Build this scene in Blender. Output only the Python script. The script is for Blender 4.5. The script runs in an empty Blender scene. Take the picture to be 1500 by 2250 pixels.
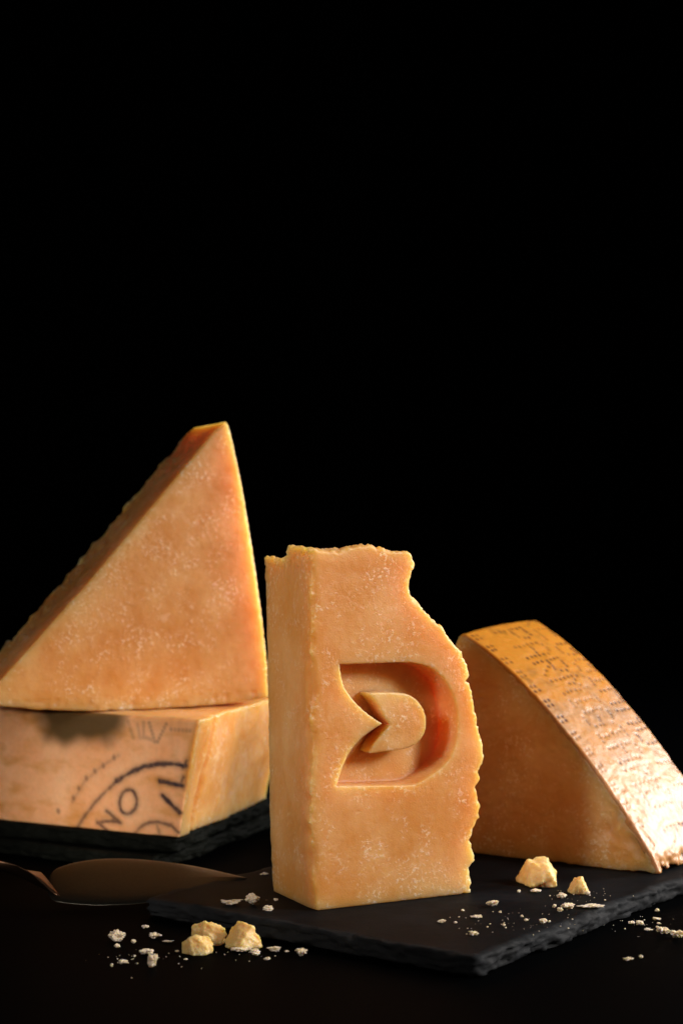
import bpy, bmesh, math, random
import numpy as np
from mathutils import Vector, Matrix

# ------------------------------------------------------------------ camera, world, lights
S = 0.01                                   # every length below is in centimetres
scene = bpy.context.scene
COL = scene.collection
cam_d = bpy.data.cameras.new('camera'); cam = bpy.data.objects.new('camera', cam_d); COL.objects.link(cam)
cam.location = (0, 0, 16.25*S); cam.rotation_euler = (math.radians(90), 0, 0)
cam_d.sensor_fit = 'VERTICAL'; cam_d.sensor_height = 36; cam_d.sensor_width = 24
cam_d.lens = 72.19; cam_d.clip_start = 0.05; cam_d.clip_end = 50
cam_d.dof.use_dof = True; cam_d.dof.focus_distance = 0.805; cam_d.dof.aperture_fstop = 12
scene.camera = cam

world = bpy.data.worlds.new('World'); scene.world = world; world.use_nodes = True
world.node_tree.nodes['Background'].inputs['Color'].default_value = (1, 0.86, 0.74, 1)
world.node_tree.nodes['Background'].inputs['Strength'].default_value = 0.06
scene.view_settings.view_transform = 'Standard'; scene.view_settings.look = 'None'
scene.view_settings.exposure = 0; scene.view_settings.gamma = 1
scene.cycles.use_denoising = True
scene.cycles.max_bounces = 10

def area(name, loc, target, size, power, color, sy=None):
    d = bpy.data.lights.new(name, 'AREA'); o = bpy.data.objects.new(name, d); COL.objects.link(o)
    d.shape = 'RECTANGLE'; d.size = size*S; d.size_y = (sy or size)*S; d.energy = power; d.color = color
    o.location = Vector(loc)*S
    o.rotation_euler = (Vector(target)-Vector(loc)).to_track_quat('-Z', 'Y').to_euler()
    return o
def spot(name, loc, target, cone, blend, power, color, r=5):
    d = bpy.data.lights.new(name, 'SPOT'); o = bpy.data.objects.new(name, d); COL.objects.link(o)
    d.spot_size = math.radians(cone); d.spot_blend = blend; d.energy = power; d.color = color; d.shadow_soft_size = r*S
    o.location = Vector(loc)*S; o.rotation_euler = (Vector(target)-Vector(loc)).to_track_quat('-Z', 'Y').to_euler()
area('rim_softbox', (82, 128, 36), (6, 90, 5), 30, 8.0, (1, .91, .84))
spot('added_edge_spot', (85, 112, 36), (5.2, 84, 10.5), 6.5, 1.0, 9, (1, .92, .88))  # added spot, strengthens the glow along the block's torn right edge
spot('added_edge_spot', (58, 150, 34), (-4.4, 99.5, 13.5), 9, 1.0, 42, (1, .92, .88))  # added from behind so that the upper wedge's right edge glows
area('right_softbox', (86, 60, 50), (2, 86, 8), 20, 9.5, (1, .86, .73))
spot('left_spot', (-50, 24, 42), (-.5, 87, 9.2), 23, 1.0, 17.5, (1, .85, .71), 8)
spot('added_rind_spot', (-24, 14, 20), (-12.5, 95, 2.2), 9.5, 1.0, 27.0, (1, .85, .72))  # added narrow spot, brightens the stamped rind of the left stack

# ------------------------------------------------------------------ noise and implicit-surface helpers
_G = np.random.RandomState(7).normal(size=(32, 32, 32, 3)).astype(np.float32)
_G /= np.linalg.norm(_G, axis=3, keepdims=True)
_GX, _GY, _GZ = (np.ascontiguousarray(_G[..., k]) for k in range(3))
def vnoise(x, y, z, f=1.0, seed=0):
    """gradient noise, about -1..1, on a lattice turned away from the axes"""
    o = seed*7.31
    X = ((.5774*x+.5774*y+.5774*z)*f+o).astype(np.float32); Y = ((.7071*x-.7071*y)*f+o*1.7).astype(np.float32)
    Z = ((.4082*x+.4082*y-.8165*z)*f+o*.6).astype(np.float32)
    xi = np.floor(X); yi = np.floor(Y); zi = np.floor(Z); fx = X-xi; fy = Y-yi; fz = Z-zi
    xi = xi.astype(np.int32); yi = yi.astype(np.int32); zi = zi.astype(np.int32)
    ux = fx*fx*fx*(fx*(fx*6-15)+10); uy = fy*fy*fy*(fy*(fy*6-15)+10); uz = fz*fz*fz*(fz*(fz*6-15)+10)
    def c(i, j, k):
        a = (((xi+i) & 31)*32+((yi+j) & 31))*32+((zi+k) & 31)
        return _GX.ravel()[a]*(fx-i)+_GY.ravel()[a]*(fy-j)+_GZ.ravel()[a]*(fz-k)
    def lx(j, k):
        p = c(0, j, k); return p+(c(1, j, k)-p)*ux
    p = lx(0, 0); p = p+(lx(1, 0)-p)*uy; q = lx(0, 1); q = q+(lx(1, 1)-q)*uy
    return (p+(q-p)*uz)*1.7
def fbm(x, y, z, f, oct=3, seed=0, gain=.5):
    r = 0; a = 1
    for k in range(oct):
        r = r+a*vnoise(x, y, z, f*(2.03**k), seed+k); a *= gain
    return r
def sstep(a, b, x):
    t = np.clip((x-a)/(b-a), 0, 1); return t*t*(3-2*t)
def smax(a, b, k):
    h = np.clip(.5+.5*(a-b)/k, 0, 1); return b+(a-b)*h+k*h*(1-h)
def smin(a, b, k): return -smax(-a, -b, k)
def smooth_loop(pts, n=1):
    p = np.array(pts, float)
    for _ in range(n):
        q = np.roll(p, -1, 0); p = np.stack([.75*p+.25*q, .25*p+.75*q], 1).reshape(-1, 2)
    return p
def poly_sdf(X, Y, pts):
    """signed distance of points to a closed polygon (negative inside)"""
    P = np.array(pts, np.float32); d = np.full(X.shape, 1e9, np.float32); ins = np.zeros(X.shape, bool)
    n = len(P)
    for i in range(n):
        ax, ay = P[i]; bx, by = P[(i+1) % n]
        ex, ey = bx-ax, by-ay; L = ex*ex+ey*ey+1e-12
        t = np.clip(((X-ax)*ex+(Y-ay)*ey)/L, 0, 1)
        d = np.minimum(d, (X-ax-t*ex)**2+(Y-ay-t*ey)**2)
        if ay != by:
            c = ((ay > Y) != (by > Y)) & (X < (bx-ax)*(Y-ay)/(by-ay)+ax); ins ^= c
    return np.where(ins, -np.sqrt(d), np.sqrt(d))
def line_dist(X, Y, pts):
    d = np.full(X.shape, 1e9, np.float32)
    for (ax, ay), (bx, by) in zip(pts[:-1], pts[1:]):
        ex, ey = bx-ax, by-ay; L = ex*ex+ey*ey+1e-12
        t = np.clip(((X-ax)*ex+(Y-ay)*ey)/L, 0, 1)
        d = np.minimum(d, np.hypot(X-ax-t*ex, Y-ay-t*ey))
    return d
class Grid:
    def __init__(g, lo, hi, h):
        g.h = h; g.lo = np.array(lo, float); n = [int(math.ceil((b-a)/h))+1 for a, b in zip(lo, hi)]
        g.ax = [np.arange(k, dtype=np.float32)*h+l for k, l in zip(n, lo)]
        g.n = n
    def xyz(g): return np.meshgrid(*g.ax, indexing='ij')
def nets(g, f):
    """naive surface nets: vertices (grid space, cm) and quads"""
    nx, ny, nz = f.shape
    ins = f < 0
    cs = np.zeros((nx-1, ny-1, nz-1), np.uint8)
    for i in (0, 1):
        for j in (0, 1):
            for k in (0, 1):
                cs += ins[i:nx-1+i, j:ny-1+j, k:nz-1+k]
    act = (cs > 0) & (cs < 8)
    I, J, K = np.nonzero(act); N = len(I)
    idx = np.full(act.shape, -1, np.int32); idx[I, J, K] = np.arange(N)
    acc = np.zeros((N, 3)); cnt = np.zeros(N)
    cor = [(i, j, k) for i in (0, 1) for j in (0, 1) for k in (0, 1)]
    for a in cor:
        for d in range(3):
            if a[d]: continue
            b = list(a); b[d] = 1
            fa = f[I+a[0], J+a[1], K+a[2]]; fb = f[I+b[0], J+b[1], K+b[2]]
            m = (fa < 0) != (fb < 0); t = np.where(m, fa/(np.where(m, fa-fb, 1)), 0)
            p = np.stack([np.full(N, a[0], float), np.full(N, a[1], float), np.full(N, a[2], float)], 1); p[:, d] = t
            acc[m] += p[m]; cnt[m] += 1
    V = (np.stack([I, J, K], 1)+acc/cnt[:, None])*g.h+g.lo
    Q = []
    for d in range(3):
        sl0 = [slice(None)]*3; sl1 = [slice(None)]*3
        sl0[d] = slice(0, -1); sl1[d] = slice(1, None)
        ch = ins[tuple(sl0)] != ins[tuple(sl1)]
        e1, e2 = [(1, 2), (2, 0), (0, 1)][d]
        p = np.nonzero(ch); keep = (p[e1] > 0) & (p[e2] > 0) & (p[e1] < f.shape[e1]-1) & (p[e2] < f.shape[e2]-1)
        p = [q[keep] for q in p]
        def cell(a, b):
            c = [q.copy() for q in p]; c[e1] -= a; c[e2] -= b; return idx[c[0], c[1], c[2]]
        q = np.stack([cell(0, 0), cell(1, 0), cell(1, 1), cell(0, 1)], 1)
        flip = ~ins[tuple(p)]
        q[flip] = q[flip][:, ::-1]
        Q.append(q)
    return V, np.concatenate(Q)
def mesh_obj(name, V, Q, mat, parent=None, origin=(0, 0, 0), smooth=True, attrs=None):
    """V in world centimetres -> one mesh object whose origin sits at `origin` (cm)"""
    me = bpy.data.meshes.new(name); V = (np.asarray(V)-np.array(origin))*S
    me.vertices.add(len(V)); me.vertices.foreach_set('co', V.astype(np.float32).ravel())
    Q = np.asarray(Q); k = Q.shape[1]
    me.loops.add(Q.size); me.loops.foreach_set('vertex_index', Q.astype(np.int32).ravel())
    me.polygons.add(len(Q)); me.polygons.foreach_set('loop_start', np.arange(0, Q.size, k, dtype=np.int32))
    me.polygons.foreach_set('use_smooth', np.full(len(Q), smooth))
    me.update(calc_edges=True); me.validate()
    for nm, arr in (attrs or {}).items():
        at = me.attributes.new(nm, 'FLOAT', 'POINT'); at.data.foreach_set('value', arr.astype(np.float32))
    me.materials.append(mat)
    o = bpy.data.objects.new(name, me); COL.objects.link(o)
    if parent: o.parent = parent
    else: o.location = Vector(origin)*S
    return o
def tag(o, label, cat, group=None):
    o['label'] = label; o['category'] = cat
    if group: o['group'] = group
    return o
def thing(name, label, cat, loc):
    o = bpy.data.objects.new(name, None); COL.objects.link(o); o.location = Vector(loc)*S
    o.empty_display_size = .01
    return tag(o, label, cat)

# ------------------------------------------------------------------ materials
def new_mat(name):
    m = bpy.data.materials.new(name); m.use_nodes = True
    return m, m.node_tree.nodes, m.node_tree.links, m.node_tree.nodes['Principled BSDF']
def N(ns, t, **kw):
    n = ns.new(t)
    for k, v in kw.items():
        if k in n.inputs: n.inputs[k].default_value = v
        else: setattr(n, k, v)
    return n
def ramp(ns, stops):
    n = ns.new('ShaderNodeValToRGB'); e = n.color_ramp.elements
    while len(e) < len(stops): e.new(.5)
    for x, (p, c) in zip(e, stops):
        x.position = p; x.color = (c, c, c, 1) if not isinstance(c, tuple) else (*c, 1)
    return n
def mixc(ns, ls, fac, a, b, blend='MIX'):
    n = ns.new('ShaderNodeMix'); n.data_type = 'RGBA'; n.blend_type = blend
    for sock, v in ((n.inputs[0], fac), (n.inputs[6], a), (n.inputs[7], b)):
        if isinstance(v, (tuple, float, int)): sock.default_value = (*v, 1) if isinstance(v, tuple) else v
        else: ls.new(v, sock)
    return n.outputs[2]
def math_n(ns, ls, op, a, b):
    n = ns.new('ShaderNodeMath'); n.operation = op
    for s, v in zip(n.inputs, (a, b)):
        if isinstance(v, (float, int)): s.default_value = v
        else: ls.new(v, s)
    return n.outputs[0]

def cheese_mat(name, deep, pale, speck, sss=1.0, scale=.017, speck_amt=.85, rough=.36, grain=1.0, patch=.25, rad=(1.0, .74, .24)):
    m, ns, ls, b = new_mat(name)
    tc = ns.new('ShaderNodeTexCoord'); co = tc.outputs['Object']
    n1 = N(ns, 'ShaderNodeTexNoise', Scale=42.0, Detail=5.0, Roughness=.6); ls.new(co, n1.inputs['Vector'])
    r1 = ramp(ns, [(.38, 0.), (.62, 1.)]); ls.new(n1.outputs['Fac'], r1.inputs['Fac'])
    c1 = mixc(ns, ls, r1.outputs['Color'], deep, pale)
    n0 = N(ns, 'ShaderNodeTexNoise', Scale=17.0, Detail=3.0, Roughness=.55, Distortion=.5); ls.new(co, n0.inputs['Vector'])
    r0 = ramp(ns, [(.42, 0.), (.66, .7)]); ls.new(n0.outputs['Fac'], r0.inputs['Fac'])
    c1 = mixc(ns, ls, r0.outputs['Color'], c1, tuple(x*y for x, y in zip(deep, (.93, .86, .7))))
    # tyrosine crystals and pale crumb texture gathered in drifts
    n2 = N(ns, 'ShaderNodeTexNoise', Scale=620.0, Detail=3.0, Roughness=.65, Distortion=.15); ls.new(co, n2.inputs['Vector'])
    r2 = ramp(ns, [(.54, 0.), (.63, 1.)]); ls.new(n2.outputs['Fac'], r2.inputs['Fac'])
    n3 = N(ns, 'ShaderNodeTexNoise', Scale=75.0, Detail=4.0, Roughness=.6); ls.new(co, n3.inputs['Vector'])
    r3 = ramp(ns, [(.45, 0.), (.66, 1.)]); ls.new(n3.outputs['Fac'], r3.inputs['Fac'])
    f = math_n(ns, ls, 'MULTIPLY', r2.outputs['Color'], r3.outputs['Color'])
    f = math_n(ns, ls, 'MULTIPLY', f, speck_amt)
    c2 = mixc(ns, ls, f, c1, speck)
    n6 = N(ns, 'ShaderNodeTexNoise', Scale=150.0, Detail=6.0, Roughness=.7, Distortion=.8); ls.new(co, n6.inputs['Vector'])
    r6 = ramp(ns, [(.52, 0.), (.7, 1.)]); ls.new(n6.outputs['Fac'], r6.inputs['Fac'])
    n7 = N(ns, 'ShaderNodeTexNoise', Scale=30.0, Detail=2.0); ls.new(co, n7.inputs['Vector'])
    r7 = ramp(ns, [(.45, 0.), (.62, 1.)]); ls.new(n7.outputs['Fac'], r7.inputs['Fac'])
    f6 = math_n(ns, ls, 'MULTIPLY', r6.outputs['Color'], r7.outputs['Color']); f6 = math_n(ns, ls, 'MULTIPLY', f6, patch)
    c2 = mixc(ns, ls, f6, c2, tuple(.5*(x+y) for x, y in zip(pale, speck)))
    ls.new(c2, b.inputs['Base Color'])
    b.inputs['Roughness'].default_value = rough
    b.inputs['Subsurface Weight'].default_value = sss
    b.inputs['Subsurface Radius'].default_value = rad
    b.inputs['Subsurface Scale'].default_value = scale
    b.inputs['Specular IOR Level'].default_value = .4
    # relief: fine grain, pits and the glints that crystals give
    n4 = N(ns, 'ShaderNodeTexNoise', Scale=1500.0, Detail=3.0, Roughness=.7); ls.new(co, n4.inputs['Vector'])
    n5 = N(ns, 'ShaderNodeTexNoise', Scale=330.0, Detail=4.0, Roughness=.6); ls.new(co, n5.inputs['Vector'])
    b1 = N(ns, 'ShaderNodeBump', Strength=.09*grain, Distance=.0006); ls.new(n5.outputs['Fac'], b1.inputs['Height'])
    h = math_n(ns, ls, 'MULTIPLY', f, 1.6); h = math_n(ns, ls, 'ADD', n4.outputs['Fac'], h)
    b2 = N(ns, 'ShaderNodeBump', Strength=.4*grain, Distance=.0004); ls.new(h, b2.inputs['Height'])
    ls.new(b1.outputs['Normal'], b2.inputs['Normal']); ls.new(b2.outputs['Normal'], b.inputs['Normal'])
    return m
M_BLOCK = cheese_mat('carved_cheese', (.72, .33, .09), (.81, .465, .195), (.90, .69, .50), rad=(1.0, .82, .36))
M_PASTE = cheese_mat('aged_cheese', (.75, .36, .105), (.83, .485, .21), (.90, .68, .48), scale=.024, speck_amt=.9, patch=.9, grain=.8)
M_WEDGE = cheese_mat('translucent_cheese', (.67, .295, .078), (.76, .415, .16), (.88, .66, .47), scale=.026, speck_amt=.9, patch=.7, rad=(1.0, .74, .34))
M_CRUMB = cheese_mat('crumb_cheese', (.82, .55, .19), (.90, .70, .36), (.9, .8, .6), scale=.004, sss=.8, rough=.45, grain=.7)
M_FLAKE = cheese_mat('flake_cheese', (.90, .79, .63), (.93, .83, .70), (.9, .8, .65), speck_amt=0., patch=0., scale=.0015, sss=.5, rough=.6, grain=.25)

def rind_mat(name, base, base2, ink, rough=.34, coat=0.0, mott=.78):
    m, ns, ls, b = new_mat(name)
    tc = ns.new('ShaderNodeTexCoord'); co = tc.outputs['Object']
    n1 = N(ns, 'ShaderNodeTexNoise', Scale=55.0, Detail=6.0, Roughness=.65); ls.new(co, n1.inputs['Vector'])
    r1 = ramp(ns, [(.35, 0.), (.66, 1.)]); ls.new(n1.outputs['Fac'], r1.inputs['Fac'])
    c = mixc(ns, ls, r1.outputs['Color'], base, base2)
    n2 = N(ns, 'ShaderNodeTexNoise', Scale=420.0, Detail=4.0, Roughness=.7); ls.new(co, n2.inputs['Vector'])
    r2 = ramp(ns, [(.3, mott), (.6, 1.)]); ls.new(n2.outputs['Fac'], r2.inputs['Fac'])
    c = mixc(ns, ls, 1.0, c, r2.outputs['Color'], 'MULTIPLY')
    at = ns.new('ShaderNodeAttribute'); at.attribute_name = 'amber'
    c = mixc(ns, ls, at.outputs['Fac'], c, (.58, .24, .02))
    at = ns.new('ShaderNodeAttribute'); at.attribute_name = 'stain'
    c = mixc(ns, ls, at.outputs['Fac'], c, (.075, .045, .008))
    at = ns.new('ShaderNodeAttribute'); at.attribute_name = 'ink'
    r3 = ramp(ns, [(.25, .7), (.5, 1.)]); ls.new(n2.outputs['Fac'], r3.inputs['Fac'])
    fi = math_n(ns, ls, 'MULTIPLY', at.outputs['Fac'], r3.outputs['Color'])
    c = mixc(ns, ls, fi, c, ink)
    ls.new(c, b.inputs['Base Color'])
    b.inputs['Roughness'].default_value = rough; b.inputs['Specular IOR Level'].default_value = .5
    b.inputs['Coat Weight'].default_value = coat; b.inputs['Coat Roughness'].default_value = .3
    b.inputs['Subsurface Weight'].default_value = .35; b.inputs['Subsurface Radius'].default_value = (1, .4, .15)
    b.inputs['Subsurface Scale'].default_value = .003
    b1 = N(ns, 'ShaderNodeBump', Strength=.3, Distance=.0006); ls.new(n2.outputs['Fac'], b1.inputs['Height'])
    ls.new(b1.outputs['Normal'], b.inputs['Normal'])
    return m
M_RIND_DOT = rind_mat('dotted_rind', (.50, .23, .07), (.60, .33, .14), (.055, .014, .009), .40, .1)
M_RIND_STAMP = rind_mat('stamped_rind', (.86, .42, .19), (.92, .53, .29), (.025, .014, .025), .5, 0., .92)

def slate_mat(name, top, edge):
    m, ns, ls, b = new_mat(name)
    tc = ns.new('ShaderNodeTexCoord'); co = tc.outputs['Object']
    n1 = N(ns, 'ShaderNodeTexNoise', Scale=30.0, Detail=8.0, Roughness=.65); ls.new(co, n1.inputs['Vector'])
    n2 = N(ns, 'ShaderNodeTexNoise', Scale=700.0, Detail=5.0, Roughness=.7); ls.new(co, n2.inputs['Vector'])
    r = ramp(ns, [(.3, .55), (.7, 1.35)]); ls.new(n1.outputs['Fac'], r.inputs['Fac'])
    at = ns.new('ShaderNodeAttribute'); at.attribute_name = 'broken'
    c = mixc(ns, ls, at.outputs['Fac'], top, edge)
    c = mixc(ns, ls, 1.0, c, r.outputs['Color'], 'MULTIPLY'); ls.new(c, b.inputs['Base Color'])
    n3 = N(ns, 'ShaderNodeTexNoise', Scale=14.0, Detail=6.0, Roughness=.7, Distortion=1.2); ls.new(co, n3.inputs['Vector'])
    r3 = ramp(ns, [(.46, 0.), (.72, .6)]); ls.new(n3.outputs['Fac'], r3.inputs['Fac'])
    c = mixc(ns, ls, r3.outputs['Color'], c, tuple(3.2*x for x in top)); ls.new(c, b.inputs['Base Color'])
    b.inputs['Roughness'].default_value = .6; b.inputs['Specular IOR Level'].default_value = .022; b.inputs['Specular Tint'].default_value = (.78, .9, 1, 1)
    b1 = N(ns, 'ShaderNodeBump', Strength=.3, Distance=.0006); ls.new(n2.outputs['Fac'], b1.inputs['Height'])
    b2 = N(ns, 'ShaderNodeBump', Strength=.3, Distance=.0015); ls.new(n1.outputs['Fac'], b2.inputs['Height'])
    ls.new(b1.outputs['Normal'], b2.inputs['Normal']); ls.new(b2.outputs['Normal'], b.inputs['Normal'])
    return m
M_SLATE = slate_mat('slate', (.0042, .0054, .0072), (.021, .0235, .027))
M_SLATE_DARK = slate_mat('dark_slate', (.003, .0034, .003), (.005, .006, .005))
def plain_mat(name, c, rough, spec=.5, metal=0., bump=0., bscale=300.):
    m, ns, ls, b = new_mat(name)
    tc = ns.new('ShaderNodeTexCoord')
    n = N(ns, 'ShaderNodeTexNoise', Scale=bscale, Detail=5.0, Roughness=.65); ls.new(tc.outputs['Object'], n.inputs['Vector'])
    r = ramp(ns, [(.3, tuple(.85*x for x in c)), (.7, tuple(1.15*x for x in c))]); ls.new(n.outputs['Fac'], r.inputs['Fac'])
    ls.new(r.outputs['Color'], b.inputs['Base Color'])
    b.inputs['Roughness'].default_value = rough; b.inputs['Specular IOR Level'].default_value = spec; b.inputs['Metallic'].default_value = metal
    if bump:
        q = N(ns, 'ShaderNodeBump', Strength=bump, Distance=.0006); ls.new(n.outputs['Fac'], q.inputs['Height']); ls.new(q.outputs['Normal'], b.inputs['Normal'])
    return m
M_TABLE = plain_mat('black_table', (.0006, .0008, .0011), .6, .004, bump=.15)
M_BACK = plain_mat('black_cloth', (.0006, .0006, .0007), .95, .0)
M_BLADE = plain_mat('brushed_steel', (.050, .050, .043), .34, metal=1., bump=.03, bscale=900.)
M_BOLSTER = plain_mat('copper_steel', (.17, .10, .065), .3, metal=1., bump=.03, bscale=600.)
M_HANDLE = plain_mat('dark_handle', (.012, .008, .006), .4)

# ------------------------------------------------------------------ setting
def sheet(name, pts, mat):
    me = bpy.data.meshes.new(name); me.from_pydata([Vector(p)*S for p in pts], [], [(0, 1, 2, 3)]); me.update()
    me.materials.append(mat); o = bpy.data.objects.new(name, me); COL.objects.link(o); o['kind'] = 'structure'; return o
sheet('table', [(-160, -10, 0), (160, -10, 0), (160, 240, 0), (-160, 240, 0)], M_TABLE)
sheet('backdrop', [(-400, 260, -80), (400, 260, -80), (400, 260, 260), (-400, 260, 260)], M_BACK)

# ------------------------------------------------------------------ slate boards
def slate(name, corners, z0, z1, label, seed, mat=None, rough=.30, step=.09, rows=9):
    """board: rounded-corner outline, split (flaked) rim between a flat top and bottom"""
    C = np.array(corners, float)
    # round the corners, then resample
    pts = []
    n = len(C)
    for i in range(n):
        p, c, q = C[i-1], C[i], C[(i+1) % n]
        a = c+(p-c)/np.linalg.norm(p-c)*.7; b = c+(q-c)/np.linalg.norm(q-c)*.7
        for t in np.linspace(0, 1, 9): pts.append((1-t)**2*a+2*t*(1-t)*c+t*t*b)
    pts = np.array(pts); loop = np.vstack([pts, pts[:1]])
    seg = np.linalg.norm(np.diff(loop, axis=0), axis=1); cum = np.concatenate([[0], np.cumsum(seg)])
    m = int(cum[-1]/step); s = np.linspace(0, cum[-1], m, endpoint=False)
    X = np.interp(s, cum, loop[:, 0]); Y = np.interp(s, cum, loop[:, 1])
    tx = np.roll(X, -1)-np.roll(X, 1); ty = np.roll(Y, -1)-np.roll(Y, 1); L = np.hypot(tx, ty); nx, ny = ty/L, -tx/L
    o0 = (float(C[:, 0].mean()), float(C[:, 1].mean()), z0)
    V = []; br = []
    wob = fbm(s, 0*s, 0*s, .35, 3, seed)*.16
    for k in range(rows+1):
        t = k/rows; zz = z1+(z0-z1)*t
        lay = np.floor(t*rows)*1.37+seed                # each layer of slate breaks off in its own line
        d = wob+rough*(fbm(s, 0*s+lay, 0*s+zz*3, 1.1, 4, seed+3)*.55+.35*vnoise(s, 0*s+lay*.31, 0*s, .55, seed+9))
        d = d+.10*math.sin(math.pi*t)-(.12 if k == 0 else 0)-(.14 if k == rows else 0)-rough*.35
        zj = zz+(0 if k in (0, rows) else 1)*.035*vnoise(s, 0*s+k*3.3, 0*s, 2.2, seed+5)
        if k == 0: zj = zz-.05*np.clip(vnoise(s, 0*s, 0*s, 1.3, seed+6), 0, 1)
        V.append(np.stack([X+nx*d, Y+ny*d, zj+0*X], 1)); br.append(np.full(m, 1. if k else .8))
    # inner top ring so that only the lip dips
    d = wob-rough*.35-.38
    V.append(np.stack([X+nx*d, Y+ny*d, z1+0*X], 1)); br.append(np.zeros(m))
    V = np.concatenate(V); br = np.concatenate(br)
    bm = bmesh.new(); at = bm.verts.layers.float.new('broken')
    vs = [bm.verts.new(Vector(p-np.array(o0))*S) for p in V]
    for v, x in zip(vs, br): v[at] = float(x)
    order = [rows+1]+list(range(rows+1))
    for a, b in zip(order[:-1], order[1:]):
        for i in range(m):
            j = (i+1) % m; bm.faces.new((vs[a*m+i], vs[b*m+i], vs[b*m+j], vs[a*m+j]))
    bm.faces.new([vs[(rows+1)*m+i] for i in range(m)]); bm.faces.new([vs[rows*m+i] for i in range(m)][::-1])
    bmesh.ops.recalc_face_normals(bm, faces=bm.faces)
    for f in bm.faces: f.smooth = len(f.verts) == 4
    bmesh.ops.triangulate(bm, faces=[f for f in bm.faces if len(f.verts) > 4])
    me = bpy.data.meshes.new(name); bm.to_mesh(me); bm.free(); me.materials.append(mat or M_SLATE)
    o = bpy.data.objects.new(name, me); COL.objects.link(o); o.location = Vector(o0)*S
    return tag(o, label, 'slate board')
slate('slate_board', [(-7.9, 82.6), (4.7, 71.3), (20.2, 96.2), (8.2, 108.0)], 0.002, .75,
      'large black slate board under the carved block with a rough broken front corner', 1)
slate('slate_board', [(-24, 103.2), (-8.3, 91.9), (-2.2, 109.0), (-16, 119)], 0.002, .74,
      'lower slate board of the two stacked under the left cheese wedges', 4, M_SLATE_DARK)
slate('slate_board', [(-23, 101.9), (-7.5, 92.7), (-3.0, 108.4), (-17, 117)], .745, 1.5,
      'upper slate board of the two stacked under the left cheese wedges', 6, M_SLATE_DARK)

# ------------------------------------------------------------------ carved cheese block
def to_world(V, o, a, b):
    return np.stack([o[0]+V[:, 0]*a[0]+V[:, 1]*b[0], o[1]+V[:, 0]*a[1]+V[:, 1]*b[1], V[:, 2]], 1)
BO = (-.885, 79.836); BA = (.85861, .51262); BB = (-.51262, .85861)
OUT = [(-.36, 14.86), (.47, 14.7), (.91, 14.73), (1.51, 14.82), (2.04, 14.93), (2.65, 14.87), (3.26, 14.69), (3.53, 14.62), (3.72, 14.65),
       (4.11, 14.64), (4.3, 14.48), (4.42, 14.12), (4.34, 13.79), (4.19, 13.54), (4.15, 13.14), (4.23, 12.88), (4.73, 12.41), (5.05, 12.07),
       (5.6, 11.66), (5.99, 11.32), (6.19, 10.95), (6.63, 10.64), (6.87, 10.16), (6.99, 9.69), (6.95, 9.43), (7.12, 9.02), (7.24, 8.55),
       (7.4, 7.88), (7.48, 7.41), (7.72, 6.73), (7.72, 6.2), (7.52, 5.67), (7.56, 5.34), (7.4, 5.01), (7.52, 4.34), (7.52, 3.8), (7.24, 3.43),
       (7.16, 3.1), (7.07, 2.91), (7.28, 2.09), (6.99, 1.78), (7.03, 1.44), (7.12, 1.17), (7.07, .76), (-.24, .76), (-.27, 1.05), (-.3, 1.5),
       (-.3, 1.86), (-.36, 3.1), (-.35, 6.1), (-.36, 9.1), (-.37, 11.0), (-.38, 12.5)]
REC = [(.94, 10.29), (3.64, 10.27), (4.25, 10.24), (4.73, 10.16), (5.13, 10.03), (5.46, 9.85), (5.78, 9.6), (6.05, 9.27), (6.25, 8.93), (6.4, 8.55),
       (6.5, 8.1), (6.54, 7.5), (6.46, 6.95), (6.33, 6.6), (6.16, 6.3), (5.76, 5.97), (5.4, 5.75), (5.05, 5.58), (4.7, 5.43), (4.42, 5.36),
       (4.11, 5.34), (.8, 5.53), (.88, 5.75), (1.06, 6.2), (1.29, 6.66), (1.51, 6.96), (1.75, 7.2), (1.98, 7.37), (2.42, 7.63), (2.92, 7.87),
       (2.57, 8.06), (2.12, 8.37), (1.78, 8.65), (1.5, 8.93), (1.18, 9.34), (1.03, 9.75)]
LEAF = [(2.38, 9.1), (3.2, 9.09), (3.64, 9.06), (4.0, 9.01), (4.3, 8.92), (4.6, 8.74), (4.82, 8.53), (4.97, 8.3), (5.06, 8.05), (5.08, 7.8), (5.05, 7.5),
        (4.95, 7.28), (4.78, 7.08), (4.55, 6.92), (4.3, 6.83), (4.0, 6.77), (2.42, 6.7), (2.55, 6.95), (2.72, 7.17), (2.9, 7.37), (3.1, 7.55), (3.4, 7.8),
        (3.14, 8.06), (3.0, 8.28), (2.88, 8.52), (2.74, 8.72)]
def field2d(poly, lo, hi, h=.03):
    u = np.arange(lo[0], hi[0], h, dtype=np.float32); z = np.arange(lo[1], hi[1], h, dtype=np.float32)
    U, Z = np.meshgrid(u, z, indexing='ij'); return (lo, h, poly_sdf(U, Z, poly))
def samp(fd, u, z):
    lo, h, F = fd; x = np.clip((u-lo[0])/h, 0, F.shape[0]-1.001); y = np.clip((z-lo[1])/h, 0, F.shape[1]-1.001)
    i = x.astype(np.int32); j = y.astype(np.int32); a = x-i; b = y-j
    return (F[i, j]*(1-a)+F[i+1, j]*a)*(1-b)+(F[i, j+1]*(1-a)+F[i+1, j+1]*a)*b
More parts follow.
